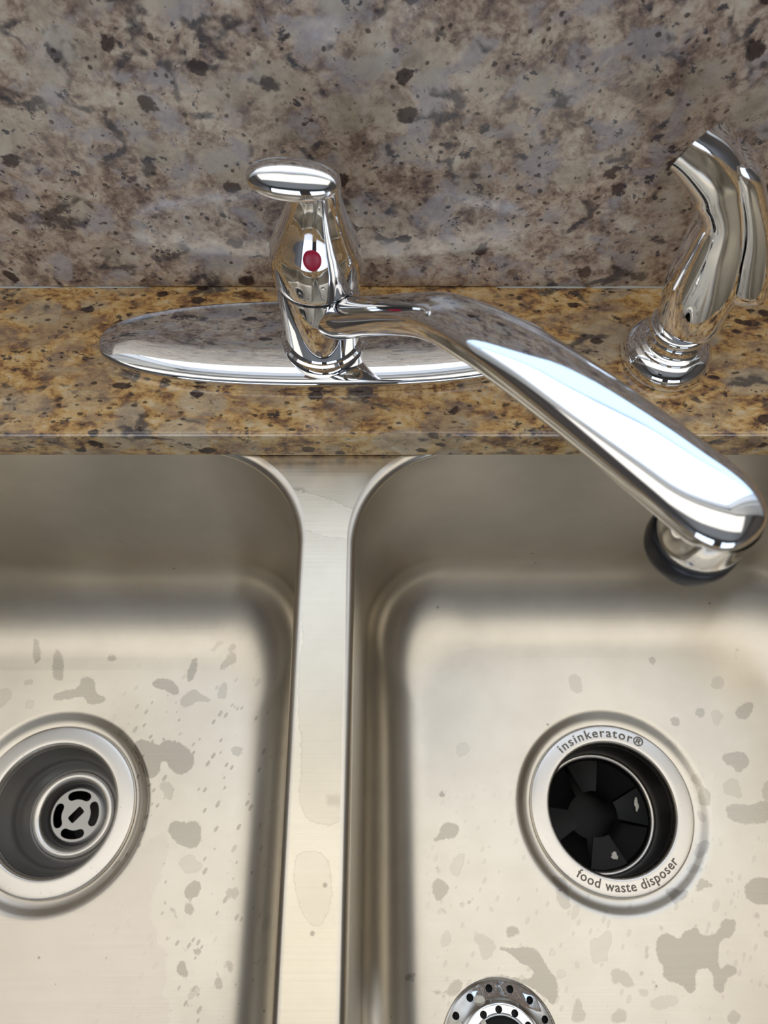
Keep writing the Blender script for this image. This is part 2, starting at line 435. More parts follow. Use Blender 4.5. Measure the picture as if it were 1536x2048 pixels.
STAINS_RIGHT = [(1, [(39.4, 40.4), (51.8, 39.6), (51.6, 34.1), (48.4, 29.8), (38.2, 30.1), (33.8, 26.3), (30.0, 25.1), (31.3, 28.6), (37.4, 30.9)]), (0.3, [(43.9, 13.2), (50.1, 20.1), (54.8, 20.5), (55.5, 17.8), (52.3, 13.2), (50.8, 7.9), (48.3, 6.6), (45.0, 9.4)]), (1, [(31.0, -0.3), (32.8, 3.8), (37.4, 5.7), (43.5, 1.2), (43.4, -1.8), (36.9, -8.8), (33.7, -6.9)]), (1, [(79.7, -25.7), (82.0, -22.1), (88.4, -23.5), (88.6, -26.4), (83.1, -29.6), (80.3, -28.5)]), (1.1, [(73.7, -36.2), (76.3, -33.8), (84.3, -35.1), (94.8, -34.1), (101.7, -37.6), (104.3, -44.5), (109.9, -51.3), (110.8, -58.0), (107.5, -67.2), (101.7, -62.6), (90.6, -55.3), (75.0, -51.9), (59.2, -52.6), (75.2, -49.6), (93.2, -52.9), (96.3, -48.6), (93.8, -45.8), (86.8, -43.1), (80.9, -37.6)]), (0.9, [(40.8, -56.6), (43.4, -52.6), (48.9, -52.3), (50.3, -56.0), (44.6, -62.0), (37.6, -60.0), (29.7, -62.0), (29.4, -58.6), (32.2, -56.6), (37.6, -59.3)]), (0.8, [(38.2, 10.9), (37.8, 9.9), (36.8, 9.3), (35.7, 9.3), (34.8, 9.9), (34.5, 10.9), (34.9, 11.9), (35.8, 12.5), (36.9, 12.5), (37.8, 11.9)]), (0.8, [(41.3, -13.9), (40.9, -14.7), (40.1, -15.2), (39.1, -15.2), (38.3, -14.7), (38.0, -13.9), (38.3, -13.0), (39.2, -12.5), (40.2, -12.5), (41.0, -13.0)]), (0.8, [(46.7, -11.0), (46.4, -11.6), (45.8, -12.0), (45.0, -12.0), (44.4, -11.6), (44.2, -11.0), (44.5, -10.3), (45.1, -9.9), (45.9, -9.9), (46.5, -10.3)]), (0.6, [(53.1, -10.2), (52.7, -11.2), (51.7, -11.8), (50.6, -11.8), (49.7, -11.2), (49.4, -10.2), (49.8, -9.3), (50.8, -8.7), (51.9, -8.7), (52.8, -9.3)]), (0.9, [(57.0, -8.8), (56.7, -9.4), (56.2, -9.7), (55.4, -9.7), (54.9, -9.4), (54.7, -8.8), (54.9, -8.2), (55.5, -7.8), (56.3, -7.8), (56.8, -8.2)]), (0.3, [(72.3, -12.8), (72.0, -13.5), (71.2, -14.0), (70.3, -14.0), (69.6, -13.5), (69.3, -12.8), (69.7, -12.0), (70.4, -11.5), (71.4, -11.5), (72.1, -12.0)]), (0.25, [(111.5, -37.6), (110.9, -38.9), (109.5, -39.7), (107.9, -39.7), (106.7, -38.9), (106.4, -37.6), (107.0, -36.3), (108.3, -35.5), (109.9, -35.5), (111.1, -36.3)]), (0.25, [(116.3, -49.2), (115.6, -50.7), (114.0, -51.7), (112.1, -51.7), (110.7, -50.7), (110.3, -49.2), (111.0, -47.7), (112.6, -46.8), (114.5, -46.8), (115.9, -47.7)]), (0.8, [(39.7, -63.0), (39.4, -63.7), (38.6, -64.1), (37.8, -64.1), (37.1, -63.7), (36.8, -63.0), (37.1, -62.3), (37.9, -61.8), (38.7, -61.8), (39.4, -62.3)]), (0.7, [(112.4, 5.7), (115.1, 7.2), (124.9, 4.9), (123.0, -4.7), (124.5, -13.5), (118.0, -12.8), (115.3, -6.9), (115.8, -1.8)]), (0.8, [(12.6, -48.6), (20.9, -48.2), (20.8, -53.3), (12.1, -54.0)]), (0.4, [(36.1, -32.7), (38.8, -25.0), (43.7, -25.0), (43.4, -31.3), (38.5, -34.5)]), (0.5, [(56.5, -27.8), (65.5, -26.4), (73.2, -32.7), (70.3, -39.0), (62.9, -43.1), (62.5, -35.5)]), (1.1, [(175.1, -35.0), (178.7, -29.1), (183.4, -26.4), (187.6, -27.2), (191.4, -30.2), (196.6, -25.3), (202.0, -24.2), (205.3, -20.3), (205.4, -26.8), (210.0, -27.9), (217.8, -27.6), (221.7, -19.2), (225.0, -17.7), (230.9, -18.8), (231.3, -23.0), (226.0, -29.8), (218.6, -30.2), (216.8, -35.0), (214.3, -45.4), (216.5, -46.8), (222.5, -42.8), (228.1, -48.3), (217.2, -51.9), (214.6, -60.5), (211.4, -59.8), (208.6, -56.9), (210.9, -49.7), (208.1, -46.5), (202.2, -46.5), (198.2, -49.7), (198.7, -56.2), (193.6, -60.8), (189.5, -55.5), (177.4, -52.6), (179.4, -45.4), (176.5, -42.4)]), (1.1, [(239.2, -2.1), (245.7, 5.1), (253.9, 5.9), (261.0, 5.9), (257.2, -10.3), (247.6, -10.3), (241.1, -8.0)]), (0.7, [(144.4, -46.5), (151.2, -46.1), (158.9, -51.9), (159.0, -56.9), (153.1, -56.6), (149.4, -53.3), (145.7, -55.8)]), (0.35, [(133.7, -29.8), (141.5, -29.1), (145.6, -24.5), (148.5, -25.3), (148.3, -33.2), (143.9, -37.3), (144.9, -42.4), (139.0, -42.4), (134.4, -44.6), (133.5, -38.8)]), (0.8, [(213.5, 23.7), (221.1, 30.4), (223.6, 28.7), (221.5, 22.9), (217.0, 18.0), (212.4, 17.6)]), (0.8, [(187.2, -1.3), (195.9, 0.7), (198.1, -2.1), (202.8, -0.5), (203.6, -3.7), (198.0, -8.0), (191.4, -10.3), (191.4, -5.2)]), (0.9, [(207.8, -2.1), (212.1, 6.7), (217.9, 4.3), (221.2, 0.7), (213.5, -0.5), (209.5, -2.9)]), (0.4, [(206.0, 12.3), (210.2, 15.5), (216.6, 11.5), (214.2, 8.3), (206.3, 8.7)]), (0.35, [(227.3, 4.3), (232.6, 6.7), (236.7, 2.7), (229.2, 2.7)]), (0.7, [(116.9, -72.4), (119.1, -67.5), (122.4, -60.1), (124.9, -67.5), (126.7, -73.8), (118.1, -75.8)]), (0.7, [(140.9, -72.4), (147.6, -66.5), (152.2, -68.9), (151.4, -74.5), (142.9, -76.3)]), (0.8, [(214.4, -71.7), (219.0, -67.5), (225.5, -72.4), (219.8, -75.8), (214.8, -75.8)]), (0.5, [(159.8, -56.9), (168.1, -57.6), (167.6, -61.2), (163.2, -62.6)]), (0.7, [(169.5, -32.8), (171.9, -33.6), (170.2, -41.7), (168.2, -41.0)]), (0.4, [(167.3, -62.6), (185.3, -60.5), (186.1, -65.4), (172.2, -68.9), (167.5, -66.8)]), (0.8, [(251.5, -26.8), (250.8, -28.0), (249.4, -28.8), (247.9, -28.8), (246.9, -28.0), (246.7, -26.8), (247.4, -25.6), (248.8, -24.8), (250.3, -24.8), (251.4, -25.6)]), (0.7, [(183.0, -23.8), (182.6, -24.4), (181.9, -24.9), (181.1, -24.9), (180.5, -24.4), (180.4, -23.8), (180.8, -23.1), (181.5, -22.7), (182.3, -22.7), (182.9, -23.1)]), (0.6, [(153.4, -27.6), (153.1, -28.2), (152.4, -28.6), (151.6, -28.6), (151.0, -28.2), (150.8, -27.6), (151.2, -26.9), (151.9, -26.5), (152.7, -26.5), (153.3, -26.9)]), (0.8, [(247.1, -16.5), (246.5, -17.4), (245.6, -18.0), (244.5, -18.0), (243.7, -17.4), (243.6, -16.5), (244.1, -15.6), (245.1, -15.0), (246.2, -15.0), (247.0, -15.6)]), (0.8, [(166.2, -49.0), (165.8, -49.7), (165.1, -50.1), (164.2, -50.1), (163.6, -49.7), (163.5, -49.0), (163.8, -48.3), (164.6, -47.9), (165.4, -47.9), (166.0, -48.3)]), (0.8, [(239.7, -53.3), (245.1, -55.5), (245.5, -57.6), (240.9, -55.5)]), (0.8, [(173.0, -53.7), (172.5, -54.5), (171.6, -55.1), (170.5, -55.1), (169.8, -54.5), (169.6, -53.7), (170.0, -52.8), (171.0, -52.3), (172.0, -52.3), (172.8, -52.8)]), (0.9, [(242.0, 84.3), (245.8, 85.8), (252.7, 88.1), (258.2, 87.7), (262.1, 82.0), (260.3, 77.5), (251.7, 72.2), (249.0, 74.5), (249.7, 77.9), (244.3, 78.2)]), (0.45, [(239.1, 64.1), (243.9, 68.5), (248.9, 70.0), (251.6, 67.8), (251.1, 61.9), (251.7, 57.5), (248.9, 55.3), (244.8, 57.9), (240.2, 58.2)]), (0.9, [(237.2, 48.8), (241.2, 51.7), (249.1, 52.4), (256.6, 51.7), (265.0, 54.6), (270.3, 51.0), (267.9, 40.3), (250.0, 38.9), (239.0, 41.0)]), (0.8, [(218.4, 70.0), (222.1, 73.0), (225.8, 67.8), (226.0, 64.8), (230.6, 60.4), (228.9, 51.7), (224.0, 50.3), (221.1, 55.3), (223.4, 63.3), (220.8, 66.3)]), (0.5, [(219.6, 47.4), (223.0, 48.8), (225.3, 41.0), (220.7, 41.0)]), (0.9, [(209.5, 109.9), (212.4, 112.7), (216.3, 111.5), (218.1, 108.4), (212.7, 104.8)]), (0.8, [(236.4, 115.1), (235.3, 113.0), (233.2, 111.7), (231.0, 111.7), (229.4, 113.0), (229.1, 115.1), (230.2, 117.2), (232.2, 118.6), (234.5, 118.6), (236.1, 117.2)]), (0.35, [(241.5, 116.3), (246.5, 117.1), (250.3, 111.5), (245.7, 109.1), (244.2, 105.2), (240.3, 108.4)]), (0.8, [(258.4, 115.5), (261.7, 119.5), (270.7, 123.6), (273.3, 120.4), (268.1, 111.5), (262.9, 109.9), (259.2, 111.5)]), (0.45, [(245.0, 138.4), (248.3, 142.5), (254.9, 142.5), (254.5, 136.7), (251.1, 131.8), (244.7, 132.6)]), (0.7, [(264.0, 158.6), (268.5, 163.8), (270.4, 161.2), (268.9, 156.1), (265.5, 153.5)]), (0.8, [(200.6, 156.1), (205.0, 157.3), (206.4, 153.5), (203.8, 150.1), (200.7, 151.8)]), (0.7, [(265.5, 61.9), (270.1, 67.0), (276.5, 70.7), (272.4, 53.1), (265.0, 54.6)]), (0.25, [(205.0, 95.0), (208.8, 96.6), (213.4, 92.7), (211.4, 88.1)]), (0.3, [(51.5, 92.5), (60.7, 94.3), (62.2, 87.3), (52.9, 82.1)]), (0.5, [(138.8, 143.8), (148.3, 143.8), (148.6, 130.6), (142.8, 128.7), (138.5, 134.3)]), (1.2, [(43.0, 58.4), (42.5, 57.0), (41.3, 56.2), (39.7, 56.2), (38.5, 57.0), (38.1, 58.4), (38.6, 59.8), (39.9, 60.6), (41.4, 60.6), (42.6, 59.8)])]
FILM_LEFT = [(1, [(-289.1, -7.4), (-236.5, -4.4), (-192.0, 9.1), (-164.0, 26.1), (-151.5, 35.6), (-145.1, 26.1), (-153.0, -4.4), (-154.7, -16.2), (-147.5, -24.9), (-145.9, -32.0), (-139.4, -37.6), (-141.0, -44.6), (-136.8, -52.8), (-139.1, -59.6), (-134.4, -66.3), (-130.5, -89.6), (-267.8, -89.6)])]
STAINS_RIM = [(0.25, [(-47.9, 170.3), (-42.1, 170.9), (-34.0, 166.8), (-18.0, 165.0), (-14.0, 161.0), (-14.7, 144.6), (-15.5, 117.7), (-16.5, 57.2), (-17.5, 31.2), (-20.8, 26.0), (-25.2, 24.5), (-34.9, 27.0), (-38.0, 35.4), (-38.8, 41.8), (-37.3, 45.1), (-38.8, 57.2), (-38.2, 64.0), (-40.7, 70.9), (-40.8, 82.7), (-41.8, 97.3), (-39.9, 107.4), (-41.4, 122.9), (-44.6, 136.3), (-45.4, 153.0)]), (0.2, [(-88.6, 211.9), (-79.6, 203.9), (-61.6, 202.9), (-51.5, 196.0), (-34.9, 191.4), (-21.1, 185.9), (-12.9, 180.1), (-7.5, 180.7), (-2.2, 188.3), (6.0, 192.9), (17.1, 202.3), (31.2, 211.9)]), (0.7, [(-38.3, 41.8), (-35.7, 45.1), (-17.8, 44.0), (-17.1, 31.2), (-24.1, 24.9), (-34.9, 27.8)]), (0.2, [(-40.6, 13.8), (-28.1, 14.8), (-22.4, 6.8), (-22.9, -10.4), (-30.1, -16.0), (-36.9, -6.7)]), (0.8, [(-41.2, 125.0), (-36.2, 126.1), (-38.5, 120.3)]), (0.8, [(-52.1, 196.0), (-40.6, 196.0), (-35.0, 192.9), (-45.9, 192.9)])]
SPRAY_SECTIONS = [((146.33, 24.17), (181.64, 13.83)), ((142.52, 39.69), (178.3, 28.42)), ((140.49, 55.61), (177.24, 42.07)), ((140.31, 69.71), (176.39, 55.64)), ((140.59, 82.51), (172.26, 72.03)), ((140.63, 93.31), (167.21, 88.43)), ((139.98, 98.83), (162.13, 99.99)), ((136.97, 104.47), (157.1, 110.61)), ((133.1, 108.86), (152.39, 120.67)), ((130.88, 113.17), (147.87, 129.7)), ((125.78, 119.18), (140.67, 138.01)), ((122.32, 124.79), (131.7, 143.96))]
TRIGGER_SECTIONS = [((148.73, 132.35), (138.6, 133.27)), ((154.9, 127.19), (140.69, 128.14)), ((162.98, 114.86), (145.51, 117.9)), ((171.6, 100.79), (151.93, 104.89)), ((178.89, 84.98), (157.01, 91.46)), ((185.61, 67.76), (161.9, 72.61)), ((189.33, 55.29), (166.58, 57.37)), ((188.72, 51.08), (170.32, 51.79))]


# ------------------------------------------------------------------ room shell
RX0, RX1, RY0, RY1, RZ0, RZ1 = -1.8, 1.8, -2.6, 0.341, -0.91, 1.55
structure(boxes('floor', [(RX0, RX1, RY0, RY1, RZ0 - 0.05, RZ0)], M_FLOOR))
structure(boxes('ceiling', [(RX0, RX1, RY0, RY1 + 0.12, RZ1, RZ1 + 0.05)], M_CEIL))
structure(boxes('wall_left', [(RX0 - 0.05, RX0, RY0, RY1, RZ0, RZ1)], M_DARKWALL))
structure(boxes('wall_right', [(RX1, RX1 + 0.05, RY0, RY1, RZ0, RZ1)], M_DARKWALL))
WX0, WX1, WZ0, WZ1 = -0.55, 0.75, 0.26, 1.24
structure(boxes('wall_back', [(RX0, WX0, RY1, RY1 + 0.12, RZ0, RZ1), (WX1, RX1, RY1, RY1 + 0.12, RZ0, RZ1),
                              (WX0, WX1, RY1, RY1 + 0.12, RZ0, WZ0), (WX0, WX1, RY1, RY1 + 0.12, WZ1, RZ1)], M_WALL))
structure(boxes('wall_front', [(RX0, -1.70, RY0 - 0.05, RY0, RZ0, RZ1), (1.70, RX1, RY0 - 0.05, RY0, RZ0, RZ1), (-0.30, 0.30, RY0 - 0.05, RY0, RZ0, RZ1),
                               (-1.70, -0.30, RY0 - 0.05, RY0, 0.80, RZ1), (0.30, 1.70, RY0 - 0.05, RY0, 0.80, RZ1),
                               (-1.70, -0.30, RY0 - 0.05, RY0, RZ0, -0.75), (0.30, 1.70, RY0 - 0.05, RY0, RZ0, -0.75)], M_DARKWALL))
structure(boxes('trim_1', [(-1.38, 1.38, -0.53, -0.50, 1.52, RZ1), (-1.38, 1.38, 0.30, 0.33, 1.52, RZ1), (-1.38, -1.35, -0.5, 0.3, 1.52, RZ1), (1.35, 1.38, -0.5, 0.3, 1.52, RZ1)], M_FRAME))  # frame around the added overhead fill light
w = structure(empty('window_1', ((WX0 + WX1) / 2, RY1, WZ0)))
fr = boxes('window_frame', [(WX0, WX0 + .04, RY1 + .04, RY1 + .09, WZ0, WZ1), (WX1 - .04, WX1, RY1 + .04, RY1 + .09, WZ0, WZ1),
                            (WX0, WX1, RY1 + .04, RY1 + .09, WZ0, WZ0 + .04), (WX0, WX1, RY1 + .04, RY1 + .09, WZ1 - .04, WZ1),
                            ], M_FRAME)
fr.parent = w
fr.matrix_parent_inverse = Matrix.Translation(w.location).inverted()

# ------------------------------------------------------------------ countertop and backsplash
CT_FRONT = 0.2157
SINK_X0, SINK_X1, SINK_Y0 = -0.430, 0.340, -0.205
CTH = 0.0222


def countertop():
    xs = [RX0 + 0.001, SINK_X0, SINK_X1, RX1 - 0.001]
    ys = [-0.33, SINK_Y0, CT_FRONT, RY1 - 0.001]
    bm = bmesh.new()
    g = {}
    for k, z in enumerate((0.0, -CTH)):
        for i, x in enumerate(xs):
            for j, y in enumerate(ys):
                g[i, j, k] = bm.verts.new((x, y, z))
    for i in range(3):
        for j in range(3):
            if (i, j) == (1, 1):
                continue
            a = [g[i, j, 0], g[i + 1, j, 0], g[i + 1, j + 1, 0], g[i, j + 1, 0]]
            b = [g[i, j, 1], g[i, j + 1, 1], g[i + 1, j + 1, 1], g[i + 1, j, 1]]
            bm.faces.new(a)
            bm.faces.new(b)
    for f_ in list(bm.faces):
        pass
    be = [e for e in bm.edges if len(e.link_faces) == 1]
    top = [e for e in be if abs(e.verts[0].co.z) < 1e-6]
    inv = {v: k for k, v in g.items()}
    for e in top:
        (i0, j0, _), (i1, j1, _) = inv[e.verts[0]], inv[e.verts[1]]
        bm.faces.new((g[i0, j0, 0], g[i1, j1, 0], g[i1, j1, 1], g[i0, j0, 1]))
    bmesh.ops.recalc_face_normals(bm, faces=bm.faces)
    me = bpy.data.meshes.new('countertop')
    bm.to_mesh(me)
    bm.free()
    me.materials.append(M_COUNTER)
    o = bpy.data.objects.new('countertop', me)
    link(o)
    m = o.modifiers.new('bevel', 'BEVEL')
    m.width = 0.0022
    m.segments = 4
    m.limit_method = 'ANGLE'
    m.angle_limit = math.radians(50)
    return o


tag(countertop(), 'polished golden brown granite countertop holding the faucet behind the sink', 'countertop')

BS_Y = 0.3190
bsp = empty('backsplash', (0, BS_Y, 0))
tag(bsp, 'upright brown granite backsplash slab behind the faucet', 'backsplash')
b_ = boxes('slab', [(RX0 + .001, RX1 - .001, 0.0, RY1 - BS_Y - 0.0005, 0.0003, 0.262)], M_SPLASH, bsp)
m = b_.modifiers.new('bevel', 'BEVEL')
m.width = 0.0012
m.segments = 2


def caulk(x0, x1, hh, seed):
    """ragged bead of white caulk along the joint"""
    rnd = random.Random(seed)
    n = max(8, int((x1 - x0) / 0.0035))
    rings = []
    for i in range(n + 1):
        x = x0 + (x1 - x0) * i / n
        e = min(1.0, min(i, n - i) / 1.5 + 0.15)
        s = hh * e * rnd.uniform(0.65, 1.25)
        rings.append([(x, 0.0004, 0.0002), (x, -s * 0.9, 0.0002), (x, -s * 0.75, s * 0.55), (x, -s * .25, s * .9), (x, 0.0004, s)])
    V, Fc = loft_geo(rings)
    return mesh_obj('caulk_bead', V, Fc, M_CAULK, bsp, angle=80)


for x0, x1, hh, sd in [(-0.245, -0.191, .0007, 1), (-0.184, -0.139, .0006, 2), (0.066, 0.121, .0008, 3), (0.122, 0.1712, .0011, 4), (0.214, 0.260, .0011, 5)]:
    caulk(x0, x1, hh, sd).data  # beads broken where the caulk has worn away

# ------------------------------------------------------------------ sink
sink = empty('kitchen_sink', (0, 0, -CTH))
tag(sink, 'double bowl brushed stainless steel sink with water marks, set under the granite', 'sink')
RIM_Z = -0.0005   # below the granite's underside, in the sink's own frame
ROLL = 0.0045


def rrect(x0, x1, y0, y1, R, nc, ns):
    """rounded rectangle, nc points a corner and ns a side, counter-clockwise"""
    P = []
    cs = [((x1 - R, y0 + R), -PI / 2), ((x1 - R, y1 - R), 0), ((x0 + R, y1 - R), PI / 2), ((x0 + R, y0 + R), PI)]
    for k, ((cx, cy), a0) in enumerate(cs):
        for i in range(nc):
            a = a0 + PI / 2 * i / (nc - 1)
            P.append((cx + R * math.cos(a), cy + R * math.sin(a)))
        (nx, ny), na = cs[(k + 1) % 4]
        e0 = P[-1]
        e1 = (nx + R * math.cos(na), ny + R * math.sin(na))
        for i in range(1, ns):
            P.append((e0[0] + (e1[0] - e0[0]) * i / ns, e0[1] + (e1[1] - e0[1]) * i / ns))
    return np.array(P)


def poly_sdf(pts, poly):
    """signed distance of pts (n,2) to a closed polygon (negative inside)"""
    poly = np.array(poly)
    d = np.full(len(pts), 1e9)
    inside = np.zeros(len(pts), bool)
    m = len(poly)
    for i in range(m):
        a, b = poly[i], poly[(i + 1) % m]
        e = b - a
        w_ = pts - a
        t = np.clip((w_ @ e) / max(e @ e, 1e-12), 0, 1)
        d = np.minimum(d, np.linalg.norm(w_ - t[:, None] * e, axis=1))
        c = ((a[1] > pts[:, 1]) != (b[1] > pts[:, 1]))
        xs = a[0] + (pts[:, 1] - a[1]) * (b[0] - a[0]) / (b[1] - a[1] + 1e-15)
        inside ^= c & (pts[:, 0] < xs)
    return np.where(inside, -d, d)


def chaikin(poly):
    P = np.array(poly, float)
    for _ in range(2):
        Q = np.roll(P, -1, axis=0)
        P = np.stack([P * .75 + Q * .25, P * .25 + Q * .75], 1).reshape(-1, 2)
    return P


def stain_attrs(me, pts, stains, film=None, splash=None, lift=0.0):
    sd = np.full(len(pts), 0.05)
    st = np.zeros(len(pts))
    for k, poly in stains:
        s = poly_sdf(pts, chaikin(np.array(poly) / 1000.0)) + lift
        sel = s < sd
        sd = np.where(sel, s, sd)
        st = np.where(sel, k, st)
    for nm, arr in (('stain', sd), ('strength', st),
                    ('film', poly_sdf(pts, np.array(film[0][1]) / 1000.0) if film else np.full(len(pts), 0.05)),
                    ('splash', splash if splash is not None else np.zeros(len(pts)))):
        a = me.attributes.new(nm, 'FLOAT', 'POINT')
        a.data.foreach_set('value', np.asarray(arr, dtype=np.float32))


NC, NS = 40, 70
Y_BACK, Y_FRONT = 0.2205, -0.1950
DEPTH = 0.2003        # rim to the floor beside the drain


def bowl(name, x0, x1, drain, draft, fil, stains, film, splash_fn):
    R = 0.060
    rings = []

    def ring(ins, z):
        P = rrect(x0 + ins, x1 - ins, Y_FRONT + ins, Y_BACK - ins * (1.30 if ins > draft else 1.0) + (0.30 * draft if ins > draft else 0.0), R if ins <= 0 else max(R - ins * 0.25, 0.03), NC, NS)
        rings.append(np.column_stack([P, np.full(len(P), z)]))

    for i in range(7):      # rolled lip
        a = PI / 2 * i / 6
        ring(-ROLL * (1 - math.sin(a)), RIM_Z - ROLL * (1 - math.cos(a)))
    zt, zb = RIM_Z - ROLL, -DEPTH + 0.003 + fil
    for i in range(1, 12):
        s = i / 11
        ring(draft * s, zt + (zb - zt) * s)
    for i in range(1, 15):  # fillet into the floor
        a = PI / 2 * i / 14
        ring(draft + fil * (1 - math.cos(a)), zb - fil * math.sin(a))
    last = rings[-1][:, :2]
    dx, dy = drain
    ang = np.arctan2(last[:, 1] - dy, last[:, 0] - dx)
    rc = 0.0690
    circ_ = np.column_stack([dx + rc * np.cos(ang), dy + rc * np.sin(ang)])
    nfl = 64
    for i in range(1, nfl + 1):
        s = i / nfl
        P = last * (1 - s) + circ_ * s
        rings.append(np.column_stack([P, np.full(len(P), -DEPTH + 0.003 * (1 - s))]))
    for r_, z in ((0.0672, -0.0002), (0.0652, -0.0011), (0.0630, -0.0026), (0.0610, -0.0036), (0.0585, -0.0041), (0.0540, -0.0045)):
        rings.append(np.column_stack([dx + r_ * np.cos(ang), dy + r_ * np.sin(ang), np.full(len(ang), -DEPTH + z)]))
    V, Fc = loft_geo([r for r in rings], False, False)
    o = mesh_obj(name, V, Fc, M_STEEL, sink, angle=180)
    pts = np.array([v[:2] for v in V])
    zz = np.array([v[2] for v in V])
    sp = splash_fn(pts) * (zz < -DEPTH + 0.06)
    stain_attrs(o.data, pts, stains, film, sp, 0.0002)
    return o


def splash_left(p):
    cx = np.clip((p[:, 0] + 0.205) / 0.03, 0, 1) * np.clip((-0.092 - p[:, 0]) / 0.02 + 1, 0.25, 1)
    return cx * np.clip((0.16 - p[:, 1]) / 0.05, 0.1, 1) * 1.0


def splash_right(p):
    return np.clip((p[:, 0] - 0.02) / 0.02, 0, 1) * np.clip((0.10 - p[:, 1]) / 0.1, 0.05, 1) * 0.38


DRAIN_L = (-0.2320, 0.0490)
DRAIN_R = (0.1600, 0.0500)
LX0, LX1 = -0.4210, -0.0462
QX0, QX1 = -0.0152, 0.3320
bowl('bowl', LX0, LX1, DRAIN_L, 0.006, 0.052, STAINS_LEFT, FILM_LEFT, splash_left)['label'] = 'bowl with the open strainer drain'
bowl('bowl', QX0, QX1, DRAIN_R, 0.002, 0.048, STAINS_RIGHT, None, splash_right)['label'] = 'bowl with the disposer drain'


def rim():
    out = np.array([(LX0 - .02, Y_FRONT - .02), (QX1 + .02, Y_FRONT - .02), (QX1 + .02, Y_BACK + .010), (LX0 - .02, Y_BACK + .010)])
    hl = rrect(LX0 - ROLL, LX1 + ROLL, Y_FRONT - ROLL, Y_BACK + ROLL, 0.060, NC, NS)
    hr = rrect(QX0 - ROLL, QX1 + ROLL, Y_FRONT - ROLL, Y_BACK + ROLL, 0.060, NC, NS)
    vs, es = [], []
    for loop in (out, hl, hr):
        b = len(vs)
        vs += [Vector((float(x), float(y))) for x, y in loop]
        es += [(b + i, b + (i + 1) % len(loop)) for i in range(len(loop))]
    gx, gy = np.meshgrid(np.arange(-0.115, 0.06, 0.0022), np.arange(-0.21, 0.222, 0.0022))
    G = np.column_stack([gx.ravel(), gy.ravel()])
    ok = (poly_sdf(G, hl) > 0.0012) & (poly_sdf(G, hr) > 0.0012)
    vs += [Vector((float(x), float(y))) for x, y in G[ok]]
    v2, e2, f2, *_ = delaunay_2d_cdt(vs, es, [], 0, 1e-7)
    P = np.array([(v.x, v.y) for v in v2])
    C = np.array([P[list(f_)].mean(0) for f_ in f2])
    keep = (poly_sdf(C, hl) > 0) & (poly_sdf(C, hr) > 0) & (poly_sdf(C, out) < 0)
    Fc = [tuple(f_) for f_, k in zip(f2, keep) if k]
    o = mesh_obj('rim', [(x, y, RIM_Z) for x, y in P], Fc, M_RIM, sink, angle=180)
    stain_attrs(o.data, P, STAINS_RIM)
    return o


rim()

# ------------------------------------------------------------------ left drain: open strainer
ZF = -CTH - DEPTH
dl = empty('strainer_drain', (*DRAIN_L, ZF - 0.0040))
tag(dl, 'steel sink drain with slotted strainer plate, in the left bowl', 'drain')
lathe('flange', [(.0500, -.0005), (.0565, 0.0), (.0572, .0008), (.0568, .0024), (.0556, .0030), (.0500, .0033), (.0458, .0033), (.0442, .0026), (.0430, .0004), (.0426, -.0040)], M_FLANGE, dl, n=96, sub=3)
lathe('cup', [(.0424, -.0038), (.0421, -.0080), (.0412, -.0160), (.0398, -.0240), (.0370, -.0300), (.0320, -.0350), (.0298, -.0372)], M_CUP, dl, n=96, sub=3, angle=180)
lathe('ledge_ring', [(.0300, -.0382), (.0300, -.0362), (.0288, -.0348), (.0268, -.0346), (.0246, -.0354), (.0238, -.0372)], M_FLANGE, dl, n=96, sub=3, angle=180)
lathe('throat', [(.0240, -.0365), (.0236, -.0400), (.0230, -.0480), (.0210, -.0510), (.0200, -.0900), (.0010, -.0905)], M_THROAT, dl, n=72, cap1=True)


def slotted_plate(name, R, th, slots, mat, parent, z):
    """flat disc with slots cut through it"""
    cu = bpy.data.curves.new(name, 'CURVE')
    cu.dimensions = '2D'
    cu.fill_mode = 'BOTH'
    cu.extrude = th / 2
    loops = [[(R * math.cos(2 * PI * i / 72), R * math.sin(2 * PI * i / 72)) for i in range(72)]] + slots
    for lp in loops:
        s = cu.splines.new('POLY')
        s.points.add(len(lp) - 1)
        for p_, (x, y) in zip(s.points, lp):
            p_.co = (x, y, 0, 1)
        s.use_cyclic_u = True
    tmp = bpy.data.objects.new('tmp_curve', cu)
    COL.objects.link(tmp)
    dg = bpy.context.evaluated_depsgraph_get()
    me = bpy.data.meshes.new_from_object(tmp.evaluated_get(dg))
    bpy.data.objects.remove(tmp, do_unlink=True)
    me.name = name
    me.materials.clear()
    me.materials.append(mat)
    o = bpy.data.objects.new(name, me)
    link(o, parent)
    o.location = (0, 0, z)
    return o


def arc_slot(a0, a1, r0, r1, n=10):
    """slot along an arc with rounded ends"""
    P = []
    rm, h = (r0 + r1) / 2, (r1 - r0) / 2
    c1 = (rm * math.cos(a1), rm * math.sin(a1))
    c0 = (rm * math.cos(a0), rm * math.sin(a0))
    for i in range(n + 1):
        a = a0 + (a1 - a0) * i / n
        P.append((r1 * math.cos(a), r1 * math.sin(a)))
    for i in range(1, 6):
        a = a1 + PI * i / 6
        P.append((c1[0] + h * math.cos(a), c1[1] + h * math.sin(a)))
    for i in range(n + 1):
        a = a1 + (a0 - a1) * i / n
        P.append((r0 * math.cos(a), r0 * math.sin(a)))
    for i in range(1, 6):
        a = a0 + PI + PI * i / 6
        P.append((c0[0] + h * math.cos(a), c0[1] + h * math.sin(a)))
    return P


